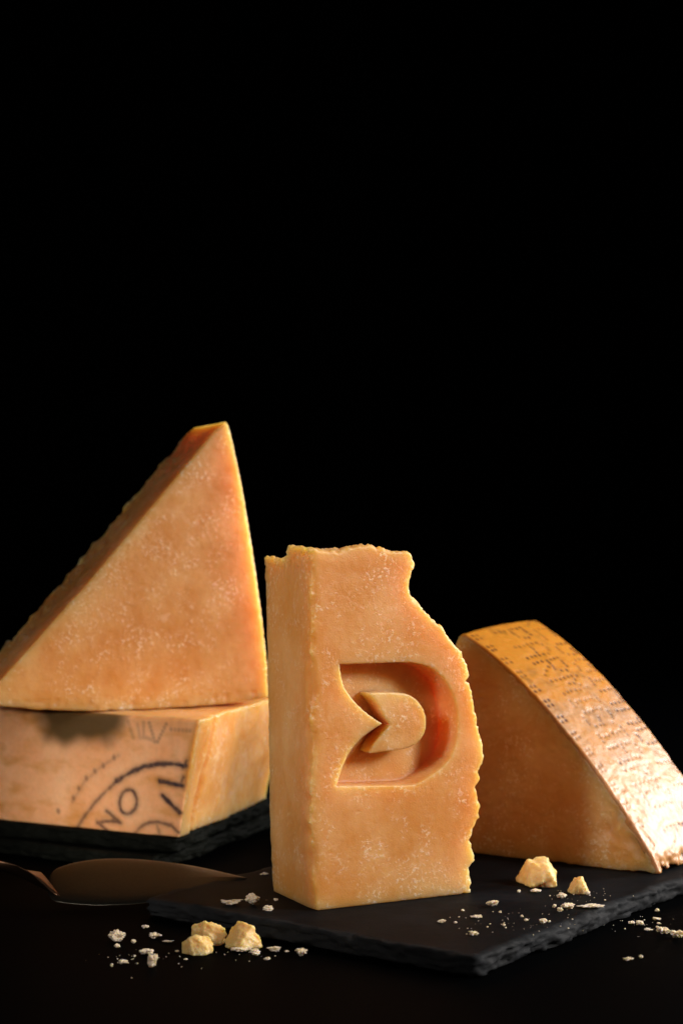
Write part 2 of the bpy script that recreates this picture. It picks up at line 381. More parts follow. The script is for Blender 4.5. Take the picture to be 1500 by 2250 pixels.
def build_block():
    g = Grid((-.9, -.3, .6), (8.2, 5.2, 15.4), .045)
    U, Vv, Z = g.xyz()
    fo = field2d(OUT, (-1.5, 0), (9, 16)); fr = field2d(REC, (0, 4.5), (8, 11)); fl = field2d(LEAF, (1.5, 6), (6, 10))
    skew = .17*Vv*(1-np.clip(U/4, 0, 1))+(.16*vnoise(0*Z, 0*Z, Z, .9, 14)+.08*vnoise(0*Z, 0*Z, Z, 2.1, 15)+.22*sstep(2.2, .8, Z))*np.exp(-np.maximum(Vv, 0)/.6)*sstep(1.2, .2, U)
    torn = sstep(.0, .9, Vv)*(.25+.75*sstep(1., 2.4, U))*np.clip(sstep(2.5, 4.2, U)+sstep(12.5, 13.8, Z), 0, 1)
    dip = .50*sstep(2.35, 2.75, Vv+.25*vnoise(U, Vv, Z, 2., 3))*sstep(2.2, .6, U)+.11*Vv*sstep(.6, 2.0, U)
    du = torn*.30*(vnoise(U, Vv, Z, 1.1, 11)-.25)+torn*.10*vnoise(U, Vv, Z, 3.1, 12)
    dz = -dip*sstep(13.2, 14.2, Z)
    d2 = samp(fo, U-skew-du, Z-dz)
    edge = np.clip(sstep(3.5, 4.5, U)+sstep(13.8, 14.4, Z), 0, 1)
    n1 = fbm(U, Vv, Z, 2.4, 3, 21)
    d2 = d2+edge*(.04*n1+.12*np.abs(vnoise(U, Vv, Z, 1.7, 22))+.10*np.abs(vnoise(U, Vv, Z, 3.2, 23))+.06*np.abs(vnoise(U, Vv, Z, 6., 24))-.09)   # scalloped break
    dv = smax(-Vv, d2, .14)-.03
    dv = dv*edge+np.maximum(-Vv, d2)*(1-edge)
    d = np.maximum(dv, Vv-(4.45+.55*(Z-1)/13)+.05*n1)
    # relief on the cut faces, crumbling edges, scattered pits
    band = np.abs(d) < .5
    u, v, z = U[band], Vv[band], Z[band]
    rel = .007*fbm(u, v, z, 3.2, 3, 31)+.02*np.maximum(0, vnoise(u, v, z, .5, 33))*vnoise(u, v, z, 1.3, 34)
    pit = np.maximum(0, vnoise(u, v, z, 6.5, 35)-.3)*np.clip(.2+1.8*vnoise(u, v, z, .55, 36), 0, 1.3)*.03
    left = np.exp(-((u+.35-.17*v)/.22)**2-(np.maximum(v, 0)/.30)**2)
    crumble = left*(.42*np.maximum(0, vnoise(u, v, z, .8, 37))+.10*np.abs(vnoise(u, v, z, 1.5, 39))+.12*np.abs(vnoise(u, v, z, 4.5, 38))*np.clip(.5+vnoise(u, v, z, .6, 40), 0, 1))
    d[band] += (rel+pit+crumble)
    # the carved recess: walls with a little draft, rounded into the floor
    R = samp(fr, U, Z)+.02*np.clip(Vv, 0, 2)
    floor = Vv-(.88+.09*np.clip(U-1, 0, 6)+.03*vnoise(U, Vv, Z, 1.2, 41))
    R = R+np.where(np.abs(R) < .3, .012*vnoise(U, Vv, Z, 6., 43), 0)
    cut = smax(R, floor, .10)
    d = np.maximum(d, -cut)
    d = np.maximum(d, .76-Z)
    V, Q = nets(g, d)
    root = tag(mesh_obj('carved_cheese_block', to_world(V, BO, BA, BB), Q, M_BLOCK, origin=(1.0, 83.6, .75)),
               'tall upright cheese block with emblem carved in its front and broken right edge', 'cheese')
    g2 = Grid((2.0, -.1, 6.4), (5.5, 1.8, 9.4), .04); U, Vv, Z = g2.xyz()
    L = samp(fl, U, Z)+.02*np.clip(Vv, 0, 2)+.006*vnoise(U, Vv, Z, 6., 44)
    top = .12+.02*vnoise(U, Vv, Z, 1.6, 45)-Vv
    d = np.maximum(smax(L, top, .05), Vv-1.34)+.010*fbm(U, Vv, Z, 3.5, 2, 46)
    V, Q = nets(g2, d)
    o = mesh_obj('leaf_relief', to_world(V, BO, BA, BB), Q, M_BLOCK, parent=root, origin=(1.0, 83.6, .75))
    return root
build_block()

# ------------------------------------------------------------------ upper left wedge, standing on its curved rim
def build_upper():
    O = (-3.53, 99.5); A = (.907, .4206); B = (-.4206, .907)
    P = [(-2.24, 20.69), (-2.03, 20.2), (-1.45, 17.7), (-.85, 14.35), (-.37, 11.22), (-.05, 8.53), (0, 7.12), (-1.2, 6.95), (-2.64, 6.83), (-4.99, 6.76),
         (-7.0, 6.74), (-9.11, 6.77), (-11.77, 6.95), (-13.52, 7.2), (-14.38, 7.42), (-14.1, 7.85), (-13.52, 8.38), (-9.11, 13.04), (-4.53, 18.27), (-2.75, 20.3)]
    g = Grid((-14.9, -.4, 6.4), (.5, 5.0, 21.1), .065)
    U, W, Z = g.xyz(); P = [(x*.98, 16.25+(z-16.25)*.98) for x, z in P]
    f = field2d(P, (-15.5, 5.5), (1.5, 22), .04)
    d2 = samp(f, U, Z+.03*W)
    n = fbm(U, W, Z, 1.3, 3, 51)
    back = W-4.3-.14*n
    lf = (U < -2.6) & (W > 1.5)
    d = np.maximum(d2+np.where(lf, sstep(.6, 3.6, W)*(.20*n+.05*vnoise(U, W, Z, 2.0, 55)), 0), np.maximum(-W, back))
    # rounded cut edge along the right side
    ks = sstep(-3.4, -2.2, U); d = d*(1-ks)+np.maximum(smax(d2, -W, .04)-.01, back)*ks
    band = np.abs(d) < .5; u, v, z = U[band], W[band], Z[band]
    rel = .008*fbm(u, v, z, 2.2, 3, 52)+.03*np.maximum(0, vnoise(u, v, z, .45, 53))*vnoise(u, v, z, 1.3, 54)
    pit = np.maximum(0, vnoise(u, v, z, 5.2, 56)-.3)*np.clip(.2+1.6*vnoise(u, v, z, .4, 57), 0, 1.2)*.03
    low = np.where(z < 7.6, .07*np.maximum(0, vnoise(u, v, z, 2.6, 58)), 0)
    d[band] += rel+pit+low
    V, Q = nets(g, d)
    tag(mesh_obj('cheese_wedge', to_world(V, O, A, B), Q, M_WEDGE, origin=(-10.4, 96.8, 6.93)),
        'large triangular cheese wedge standing point up on top of the stamped wedge', 'cheese')
build_upper()

# ------------------------------------------------------------------ lower left wedge with a stamped rind
def build_lower():
    O = (-7.32, 93.1); A = (.85523, -.51825); B = (.51825, .85523)
    root = thing('cheese_wedge', 'lower cheese wedge with ink stamped rind lying flat on two stacked slates', 'cheese', (-10.5, 99.5, 1.5))
    orig = (-10.5, 99.5, 1.5)
    g = Grid((-14.4, -.5, 1.3), (1.8, 13.0, 7.0), .07)
    U, W, Z = g.xyz()
    p0 = np.array((0, 0, 1.5)); e1 = np.array((1.08, 0, 5.36)); e2 = np.array((-.268, .963, 0)); nn = np.cross(e2, e1); nn /= np.linalg.norm(nn)
    if nn[0] < 0: nn = -nn
    cut = (U-p0[0])*nn[0]+(W-p0[1])*nn[1]+(Z-p0[2])*nn[2]
    along = W
    wav = .20*vnoise(along, 0*Z, .8*Z, .4, 61)+.04*fbm(U, W, Z, 1.3, 3, 62)
    cut = cut+wav*sstep(.2, 1.2, W)
    # groove where a flake broke away
    cut = cut+.22*np.exp(-((W-1.9-.08*(Z-4))/.28)**2)
    rind_w = -.18*(1-((Z-4.1)/2.8)**2)-.10*(1-((U+6)/7)**2)+.02*vnoise(U, W, Z, .8, 63)
    front = rind_w-W
    topz = Z-6.89-.04*vnoise(U, W, Z, .7, 64)
    whole = np.maximum(smax(front, topz, .22), 1.503-Z+0*W)
    whole = np.maximum(whole, np.maximum(-14.0-U, W-12.5))
    depth = -front                                    # distance below the rind surface
    rel = np.zeros_like(cut); band = (np.abs(whole) < .4) | (np.abs(cut) < .4)
    u, v, z = U[band], W[band], Z[band]
    rel[band] = .01*fbm(u, v, z, 2.4, 3, 65)
    body = np.maximum(np.maximum(whole, cut)+rel, .12-depth)
    V, Q = nets(g, body); mesh_obj('paste', to_world(V, O, A, B), Q, M_PASTE, parent=root, origin=orig)
    rd = np.maximum(np.maximum(whole+.35*rel, cut+.03), depth-.42)
    V, Q = nets(g, rd)
    u, w, z = V[:, 0].astype(np.float32), V[:, 1].astype(np.float32), V[:, 2].astype(np.float32)
    face = sstep(.25, .1, w)
    def stroke(pts, wd, soft=.06):
        wd = wd*1.45; ld = line_dist(u, z, pts)+.04*vnoise(u, z, 0*u, 4., 67)+.05*np.maximum(0, vnoise(u, z, 0*u, 1.3, 72)); return np.maximum(sstep(wd+soft, wd-soft, ld), .28*sstep(wd+.22, wd, ld))
    ink = np.zeros_like(u)
    def add(a, k=1.): np.maximum(ink, a*k, out=ink)
    add(stroke([(-5.85, 1.4), (-5.55, 1.78), (-5.24, 2.14), (-4.69, 2.71), (-4.03, 3.32), (-3.37, 3.85)], .055), .75)
    add(stroke([(-3.37, 3.85), (-2.72, 4.24), (-1.86, 4.6), (-1.01, 4.78), (-.28, 4.83), (.46, 4.79)], .085), .95)
    add(stroke([(.5, 5.05), (.32, 4.68)], .05), .9)
    add(stroke([(-.95, 4.03), (.35, 3.88)], .085), .95); add(stroke([(-.82, 3.38), (.1, 2.67)], .085), .95); add(stroke([(.33, 4.27), (.16, 3.88)], .06), .9)
    add(stroke([(-4.0, 2.43), (-3.25, 1.93), (-3.81, 1.97), (-4.55, 1.83), (-4.05, 1.5)], .06), .8)
    th = np.linspace(0, 2*np.pi, 24); c, s_ = math.cos(-.5), math.sin(-.5)
    add(stroke([(-2.75+.46*np.cos(t)*c-.60*np.sin(t)*s_, 2.93+.46*np.cos(t)*s_+.60*np.sin(t)*c) for t in th], .065), .88)
    add(stroke([(-2.45, 1.5), (-2.1, 1.83), (-1.6, 2.06), (-1.12, 2.13), (-.38, 2.02), (-.02, 1.72)], .06), .75)
    add(stroke([(-1.2, 2.1), (-1.05, 1.5)], .05), .5)
    for q in [(-3.54, 4.92), (-4.14, 4.51), (-4.63, 4.22), (-5.13, 3.86), (-5.57, 3.35), (-5.91, 2.88), (-6.86, 2.2)]:
        add(sstep(.17, .05, np.hypot(u-q[0], (z-q[1])*.8)), .6)
    add(stroke([(-6.0, 2.7), (-5.2, 3.75), (-4.2, 4.5), (-3.3, 5.05)], .05, .08), .35)
    for a, b, k in [((-2.83, 6.6), (-2.5, 5.9), .45), ((-1.97, 6.6), (-1.92, 5.93), .5), ((-1.65, 6.6), (-1.28, 5.78), .7), ((-.7, 6.6), (-1.12, 5.79), .75),
                    ((-.4, 6.38), (.62, 6.38), .6), ((-2.3, 6.5), (-2.1, 5.9), .4), ((-1.9, 5.95), (-1.2, 5.8), .55)]:
        for t in np.linspace(0, 1, 6):
            add(sstep(.15, .03, np.hypot(u-a[0]-(b[0]-a[0])*t, z-a[1]-(b[1]-a[1])*t)), .62*k)
    blot = fbm(u, 2.2*z, 0*u, .5, 4, 70)
    smudge = np.maximum(0, vnoise(u*3., z*.6, 0*u, 1., 68)-.1)*sstep(-2., 0., u)*.5
    ink = np.clip(ink+.25*smudge, 0, 1)*face
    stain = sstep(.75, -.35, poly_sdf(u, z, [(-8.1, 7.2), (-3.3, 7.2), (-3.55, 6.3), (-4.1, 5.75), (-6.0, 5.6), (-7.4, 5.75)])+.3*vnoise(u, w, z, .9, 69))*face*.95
    endw = 1.08*(z-1.5)/5.36-u
    amber = np.clip(sstep(.55, .0, endw)*sstep(2.5, 4.5, z)*.9+sstep(.1, .3, w)*.5, 0, 1)
    amber = np.maximum(amber, .8*np.clip(blot-.1, 0, 1)); amber = np.maximum(amber, sstep(6.1, 6.7, z)*sstep(-3.2, -2.0, u)*.35)
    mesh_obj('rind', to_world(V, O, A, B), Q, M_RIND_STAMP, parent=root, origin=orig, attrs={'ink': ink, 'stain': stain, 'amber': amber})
build_lower()

# ------------------------------------------------------------------ right wedge with a dotted rind
FONT = {'P': ['11110', '10001', '10001', '11110', '10000', '10000', '10000'], 'A': ['01110', '10001', '10001', '11111', '10001', '10001', '10001'],
        'R': ['11110', '10001', '10001', '11110', '10100', '10010', '10001'], 'M': ['10001', '11011', '10101', '10101', '10001', '10001', '10001'],
        'I': ['111', '010', '010', '010', '010', '010', '111'], 'G': ['01110', '10001', '10000', '10111', '10001', '10001', '01110'],
        'N': ['10001', '11001', '10101', '10011', '10001', '10001', '10001'], 'O': ['01110', '10001', '10001', '10001', '10001', '10001', '01110'],
        'E': ['11111', '10000', '10000', '11110', '10000', '10000', '11111'], ' ': ['00']*7}
def word_dots(word, l0, w0, pl, pw):
    """dots of a word running down the slope; letter tops point to larger w"""
    out = []; l = l0
    for ch in word:
        rows = FONT[ch]
        for r, row in enumerate(rows):
            for c, v in enumerate(row):
                if v == '1': out.append((l+c*pl, w0+(6-r)*pw))
        l += (len(rows[0])+1.1)*pl
    return out
def build_right():
    O = (13.59, 87.64); A = (.8045, -.594); B = (.594, .8045)
    base = (10.2, 93.0, .75)
    root = thing('cheese_wedge', 'cheese wedge with dotted rind sloping down to the right on the large slate', 'cheese', base)
    RIM = [(-10.45, 10.1), (-10.36, 10.42), (-10.15, 10.68), (-9.9, 10.68), (-9.3, 10.38), (-8.7, 10.02), (-8.12, 9.63), (-7.2, 8.96), (-6.39, 8.29), (-5.6, 7.57), (-4.93, 6.91),
           (-3.81, 5.78), (-3.03, 4.93), (-1.94, 3.63), (-.95, 2.37), (-.26, 1.37), (0, .8)]
    P = RIM+[(.02, .76), (-10.7, .76)]
    g = Grid((-11.0, -.35, .6), (1.0, 6.9, 11.6), .06)
    U, W, Z = g.xyz()
    f = field2d(P, (-12, -.5), (2, 13), .04)
    RL = [(-14, 10.7), (-9.9, 10.72)]+RIM[4:]+[(.6, -1.2)]
    frl = field2d(RL+[(-14, -1.2)], (-12, -.5), (2, 13), .04)
    # the far side stands a little higher; the rind bulges across its width
    lift = .06*W+.10*np.sin(np.pi*np.clip(W/6.3, 0, 1))
    Zl = Z-lift*sstep(.8, 4, Z)
    n = fbm(U, W, Z, 1.4, 3, 71)
    d2 = samp(f, U, Zl)
    depth = -samp(frl, U, Zl)
    end = W-6.3-.03*n
    d = smax(np.maximum(d2, .76-Z), end, .1)
    d = np.maximum(d, -W)
    # crumbled foot of the rind
    foot = sstep(1.7, .8, Z)*sstep(-1.6, -.4, U)*sstep(.15, .6, W)
    d = d+foot*(.12+.28*np.maximum(0, vnoise(U, W, Z, 1.9, 72))+.10*vnoise(U, W, Z, 4.4, 73))
    band = np.abs(d) < .45; u, v, z = U[band], W[band], Z[band]
    rel = .010*fbm(u, v, z, 2.0, 3, 74)+.22*np.maximum(0, vnoise(u, v, z, .45, 75)+.05)*np.abs(vnoise(u, v, z, 1.3, 76))+.03*np.abs(vnoise(u, v, z, 2.7, 82))
    pit = 0
    relF = np.zeros_like(d); relF[band] = rel+pit
    body = np.maximum(d+relF, .15-depth)
    V, Q = nets(g, body); mesh_obj('paste', to_world(V, O, A, B), Q, M_PASTE, parent=root, origin=base)
    # arc length down the slope
    R = np.array(RIM[2:]); seg = np.linalg.norm(np.diff(R, axis=0), axis=1); cum = np.concatenate([[0], np.cumsum(seg)])
    def arclen(u, z):
        best = np.full(u.shape, 1e9, np.float32); L = np.zeros_like(u)
        for i in range(len(R)-1):
            e = R[i+1]-R[i]; t = np.clip(((u-R[i][0])*e[0]+(z-R[i][1])*e[1])/(e@e), 0, 1)
            q = (u-R[i][0]-t*e[0])**2+(z-R[i][1]-t*e[1])**2; m = q < best
            best[m] = q[m]; L[m] = (cum[i]+t*seg[i])[m]
        return L
    dots = word_dots('PARMIGIANO REGGIANO', .7, 2.0, .2, .36)
    dots += [d_ for d_ in word_dots('REGGIANO PARMIGIANO', -.2, 4.95, .2, .36)]
    rs = random.Random(4); l = .5
    while l < 14.2:                                  # feet of the row above, cut through
        for w in (.28, .58):
            for k in range(2): dots.append((l+k*.27, w))
        l += .95
    dots = np.array([(a+rs.uniform(-.03, .03), b+rs.uniform(-.04, .04)) for a, b in dots if b < 6.25], np.float32)
    def dotfield(u, w, z):
        L = arclen(u.astype(np.float32), z.astype(np.float32)); w = w.astype(np.float32)
        out = np.zeros_like(L); o = np.argsort(L); Ls = L[o]
        for a, b in dots:
            i0, i1 = np.searchsorted(Ls, (a-.2, a+.2)); k = o[i0:i1]
            r = np.hypot(L[k]-a, w[k]-b); out[k] = np.maximum(out[k], sstep(.135, .065, r))
        return out, L
    sb = (np.abs(d) < .3) & (depth < .3)
    df, _ = dotfield(U[sb], W[sb], Zl[sb])
    rind = np.maximum(np.maximum(d+.4*relF, .03-W), depth-.35)
    low = sstep(6.2, 3.2, Zl[sb])
    rough = (.014+.016*low)*np.abs(fbm(U[sb], .6*W[sb], Z[sb], 1.1, 3, 78))+(.004+.005*low)*fbm(U[sb], W[sb], Z[sb], 4., 2, 79)
    rind[sb] += .016*df+rough
    V, Q = nets(g, rind)
    lv = .06*V[:, 1]+.10*np.sin(np.pi*np.clip(V[:, 1]/6.3, 0, 1)); zl = V[:, 2]-lv*sstep(.8, 4, V[:, 2])
    ink, L = dotfield(V[:, 0], V[:, 1], zl)
    w = V[:, 1].astype(np.float32)
    ink = ink*sstep(.04, .12, w)*sstep(13.8, 12.8, L)
    blotch = vnoise(V[:, 0], V[:, 1], V[:, 2], .55, 80)
    ink = np.clip(ink*np.clip(.62+.75*blotch, .22, .95)+.25*np.maximum(0, fbm(V[:, 0], V[:, 1], V[:, 2], 1.6, 3, 83)-.35)*sstep(4, 7, L), 0, 1)
    mot = fbm(V[:, 0], V[:, 1], V[:, 2], .8, 4, 84, .6)
    amber = np.clip(.75*np.clip(mot, 0, 1)*sstep(13, 9, L)+sstep(6.4, 3.6, L+.8*vnoise(V[:, 0], V[:, 1], V[:, 2], .8, 81))*.95, 0, 1)
    mesh_obj('rind', to_world(V, O, A, B), Q, M_RIND_DOT, parent=root, origin=base, attrs={'ink': ink, 'stain': np.clip(.5*np.clip(-mot-.25, 0, 1)+.22*np.maximum(0, fbm(V[:, 0], V[:, 1], V[:, 2], 2.4, 3, 85))*sstep(1., 3., w)*sstep(5.5, 4., w), 0, .6), 'amber': amber})
build_right()

# ------------------------------------------------------------------ knife
def build_knife():
    K0 = np.array((-9.67, 84.4, .06)); ex = np.array((.92643, .35632, .12147)); ey = np.array((-.37629, .86673, .32739)); ez = np.array((.01137, -.34901, .93705))
    root = thing('cheese_knife', 'broad pointed cheese knife lying left of the carved block, tip to the right', 'knife', tuple(K0))
    def wp(x, y, z): return K0+ex*x+ey*y+ez*z
    out = smooth_loop([(-1.5, 3.42), (-.78, 3.79), (.19, 3.88), (1.5, 3.56), (2.73, 2.93), (4.28, 1.85), (5.2, .98), (6.17, .0), (6.17, -.02), (5.3, -.36), (3.96, -.54), (2.54, -.6), (0, -.02), (-1.6, .82), (-2.1, 1.4)], 3)
    c = out.mean(0); n = len(out); V = []
    rings = [(1., -.003), (1., .003), (.985, .024), (.9, .062), (.7, .085), (.4, .095), (.1, .098)]
    for k, h in rings:
        for p in out: q = c+(p-c)*k; V.append(wp(q[0], q[1], h))
    for k, h in [(.97, -.012), (.5, -.06), (.1, -.065)]:
        for p in out: q = c+(p-c)*k; V.append(wp(q[0], q[1], h))
    Q = []
    def band(a, b):
        for i in range(n): j = (i+1) % n; Q.append((a*n+i, a*n+j, b*n+j, b*n+i))
    for a in range(6): band(a, a+1)
    band(7, 0); band(8, 7); band(9, 8)
    V.append(wp(c[0], c[1], .098)); V.append(wp(c[0], c[1], -.065))
    Q = [tuple(q) for q in Q]
    me_t = [(6*n+i, 6*n+(i+1) % n, len(V)-2, len(V)-2) for i in range(n)]+[(9*n+(i+1) % n, 9*n+i, len(V)-1, len(V)-1) for i in range(n)]
    def raw(name, V, F, mat):
        me = bpy.data.meshes.new(name); me.from_pydata([Vector(np.array(v)-K0)*S for v in V], [], F); me.update()
        for p in me.polygons: p.use_smooth = True
        me.materials.append(mat); o = bpy.data.objects.new(name, me); COL.objects.link(o); o.parent = root; return o
    raw('blade', V, Q+[t[:3] for t in me_t], M_BLADE)
    def loft(name, st, mat, m=20):
        V = []; F = []
        for x, y, z, ry, rz, ang in st:
            ca, sa = math.cos(ang), math.sin(ang)         # section runs along (-sa, ca)
            for i in range(m):
                t = 2*math.pi*i/m; V.append(wp(x-sa*ry*math.cos(t), y+ca*ry*math.cos(t), z+rz*math.sin(t)))
        for k in range(len(st)-1):
            for i in range(m): j = (i+1) % m; F.append((k*m+i, k*m+j, (k+1)*m+j, (k+1)*m+i))
        F.append(tuple(range(m))[::-1]); F.append(tuple((len(st)-1)*m+i for i in range(m)))
        raw(name, V, F, mat)
    loft('bolster', [(-1.72, 2.42, .05, 1.10, .085, .12), (-1.95, 2.6, .07, 1.06, .13, .16), (-2.25, 2.95, .11, .85, .22, .3), (-2.55, 3.4, .15, .55, .26, .5), (-2.85, 3.85, .18, .34, .26, .6),
                     (-3.3, 4.35, .2, .25, .24, .5), (-4.2, 4.95, .25, .25, .25, .4), (-5.0, 5.3, .3, .3, .3, .35)], M_BOLSTER)
    loft('handle', [(-4.9, 5.27, .3, .42, .42, .35), (-5.2, 5.38, .3, .62, .6, .35), (-7.5, 6.1, .1, .75, .72, .3), (-10.5, 7.0, -.3, .85, .75, .3), (-13.5, 7.9, -.75, .8, .7, .3), (-14.2, 8.1, -.85, .5, .45, .3)], M_HANDLE)
build_knife()

# ------------------------------------------------------------------ crumbs
CRUMBS = [
    ('lump', 8.19, 85.49, 0.75, 2.25, 1.8, 1.19, 'big amber cheese lump lying on the slate in front of the dotted rind wedge'),
    ('lump', 9.65, 83.55, 0.75, 0.92, 0.74, 0.78, 'small pale cheese lump just right of the big amber lump on the slate'),
    ('lump', -5.32, 75.54, 0, 1.07, 0.85, 0.82, 'pale cheese lump in front of another lump, left one of the lumps on the table'),
    ('lump', -4.96, 77.15, 0, 1.16, 0.93, 1.04, 'upright cheese lump standing behind the left lump on the black table'),
    ('lump', -3.55, 76.56, 0, 1.45, 1.16, 0.99, 'round yellow cheese lump on the table, right one of the lumps before the slate'),
    ('flake', 7.9, 83.62, 0.75, 0.52, 0.41, 0.15, 'pale crumb touching the foot of the big amber lump on the slate'),
    ('flake', 7.21, 83.61, 0.75, 0.17, 0.13, 0.12, 'tiny crumb left below the big amber lump on the slate'),
    ('flake', 8.81, 82.33, 0.75, 0.46, 0.36, 0.23, 'rounded pale crumb between the big amber lump and the long flat flake'),
    ('flake', 9.94, 83.04, 0.75, 0.24, 0.19, 0.19, 'little crumb resting against the right foot of the small pale lump'),
    ('flake', 8.83, 80.17, 0.75, 0.6, 0.48, 0.25, 'rounded crumb at the left end of the long flat flake on the slate'),
    ('flat', 9.74, 80.38, 0.75, 1.14, 0.79, 0.12, 'long flat grated flake near the right edge of the slate'),
    ('flake', 8.45, 79.6, 0.75, 0.26, 0.21, 0.16, 'crumb below the rounded crumb at the left end of the long flake'),
    ('flake', 8.32, 80.4, 0.75, 0.18, 0.14, 0.13, 'tiny crumb left of the rounded crumb by the long flake'),
    ('flat', 5.94, 80.69, 0.75, 0.59, 0.41, 0.23, 'ragged pale flake on the slate right of the carved block, farthest back there'),
    ('flat', 5.14, 78.32, 0.75, 0.49, 0.34, 0.13, 'flat pale flake in the middle of the bare slate, below the ragged one'),
    ('flat', 3.76, 77.43, 0.75, 0.39, 0.28, 0.14, 'leftmost pale flake on the slate below the right end of the carved block'),
    ('flake', 4.28, 77.33, 0.75, 0.15, 0.12, 0.08, 'tiny crumb just right of the leftmost flake below the carved block'),
    ('flat', 4.83, 75.16, 0.75, 0.43, 0.3, 0.15, 'pale crumb nearest to the front corner of the slate'),
    ('flake', 7.57, 77.3, 0.75, 0.34, 0.27, 0.19, 'rounded pale crumb near the front right edge of the slate'),
    ('flake', 6.98, 77.77, 0.75, 0.19, 0.15, 0.11, 'small crumb left of the rounded one near the front right slate edge'),
    ('flake', 6.06, 76.78, 0.75, 0.15, 0.12, 0.1, 'small crumb behind the one nearest the front corner of the slate'),
    ('flake', 7.83, 77.49, 0.75, 0.12, 0.1, 0.09, 'tiny crumb right of the rounded one near the front right slate edge'),
    ('flake', 4.7, 79.7, 0.75, 0.14, 0.11, 0.09, 'tiny crumb between the carved block and the flat flake in mid slate'),
    ('flake', 6.12, 79.34, 0.75, 0.14, 0.11, 0.09, 'tiny crumb just below the ragged flake on the slate'),
    ('flake', 6.89, 78.54, 0.75, 0.14, 0.11, 0.08, 'tiny crumb behind the small crumb near the front right slate edge'),
    ('flake', 11.7, 80.73, 0, 0.36, 0.29, 0.18, 'pale rounded crumb on the table beside the right edge of the slate'),
    ('flake', 11.41, 80.97, 0, 0.29, 0.23, 0.12, 'small crumb left of the rounded crumb on the table right of the slate'),
    ('flat', 12.49, 81.67, 0, 0.42, 0.29, 0.13, 'flat flake behind the rounded crumb on the table right of the slate'),
    ('flat', 12.36, 79.11, 0, 0.66, 0.47, 0.27, 'larger ragged flake in the crumb patch at the right edge of the photo'),
    ('flat', 12.78, 78.27, 0, 0.66, 0.46, 0.3, 'thick ragged flake cut by the right edge of the photo'),
    ('flat', 11.87, 79.68, 0, 0.41, 0.28, 0.11, 'thin flake left of the larger ragged one in the right hand patch'),
    ('flat', 10.35, 74.33, 0, 0.44, 0.31, 0.14, 'lone pale flake on the table low at the right'),
    ('flake', 10.89, 74.77, 0, 0.2, 0.16, 0.12, 'tiny crumb right of the lone flake low at the right'),
    ('flake', 12.8, 83.43, 0, 0.2, 0.16, 0.14, 'crumb hard under the right edge of the slate'),
    ('flake', 12.48, 80.91, 0, 0.21, 0.17, 0.08, 'tiny crumb between the flat flake and the larger ragged one at right'),
    ('flake', -8.48, 77.64, 0, 0.69, 0.55, 0.42, 'star shaped pale crumb, farthest left of the crumbs on the table'),
    ('flake', -8.36, 76.54, 0, 0.25, 0.2, 0.17, 'crumb in front of the star shaped one at the left'),
    ('flake', -7.81, 77.29, 0, 0.22, 0.18, 0.16, 'small crumb right of the star shaped one at the left'),
    ('flake', -7.66, 80.15, 0, 0.32, 0.26, 0.13, 'dim crumb farthest back on the table at the left, below the knife blade'),
    ('flat', -7.13, 78.25, 0, 0.59, 0.41, 0.24, 'dim grey flake between the star shaped crumb and the left lump'),
    ('flat', -6.55, 77.52, 0, 0.5, 0.35, 0.06, 'thin dim flake just left of the left lump'),
    ('flake', -7.15, 75.39, 0, 0.6, 0.48, 0.21, 'pale two piece crumb behind the chunky one at front left'),
    ('flake', -6.75, 73.24, 0, 0.44, 0.35, 0.46, 'chunky white crumb nearest the viewer at front left'),
    ('flat', -7.84, 73.84, 0, 0.41, 0.29, 0.16, 'flat pale crumb left of the chunky white one at front left'),
    ('flake', -8.19, 73.32, 0, 0.11, 0.09, 0.13, 'tiny crumb at the far front left of the table'),
    ('flake', -7.54, 74.93, 0, 0.12, 0.09, 0.08, 'tiny crumb between the flat pale crumb and the chunky one at front left'),
    ('flake', -6.06, 75.8, 0, 0.18, 0.15, 0.07, 'tiny dim crumb left of the foot of the left lump'),
    ('flake', -5.64, 74.45, 0, 0.16, 0.13, 0.06, 'tiny crumb in front of the left lump'),
    ('flat', -3.7, 75.86, 0, 0.84, 0.59, 0.15, 'flat crumb under the front of the round yellow lump'),
    ('flake', -3.15, 75.15, 0, 0.45, 0.36, 0.25, 'pale crumb right in front of the round yellow lump'),
    ('flat', -2.47, 75.88, 0, 0.64, 0.45, 0.17, 'flat flake right of the round yellow lump'),
    ('flake', -2.69, 74.41, 0, 0.28, 0.22, 0.11, 'small pinkish crumb in front of the flat flake right of the round lump'),
    ('flat', -1.46, 75.04, 0, 0.51, 0.36, 0.27, 'dim tan flake in the shadow of the front left slate edge'),
    ('flake', -2.02, 75.8, 0, 0.18, 0.15, 0.07, 'tiny crumb between the flat flake and the dim tan one by the slate'),
    ('flat', -4.35, 81.04, 0.75, 1.0, 0.7, 0.2, 'long dim flake on the slate just below the knife tip'),
    ('flake', -3.52, 81.05, 0.75, 0.63, 0.5, 0.45, 'ragged dim crumb at the right end of the long flake below the knife tip'),
    ('flake', -2.86, 79.71, 0.75, 0.46, 0.37, 0.22, 'dim crumb at the left foot of the carved block'),
    ('flat', -3.28, 87.64, 0.75, 0.39, 0.27, 0.11, 'dim flake right of the knife tip beside the carved block'),
    ('flake', -2.61, 81.76, 0.75, 0.2, 0.16, 0.12, 'tiny dim crumb touching the lower left corner of the carved block'),

]
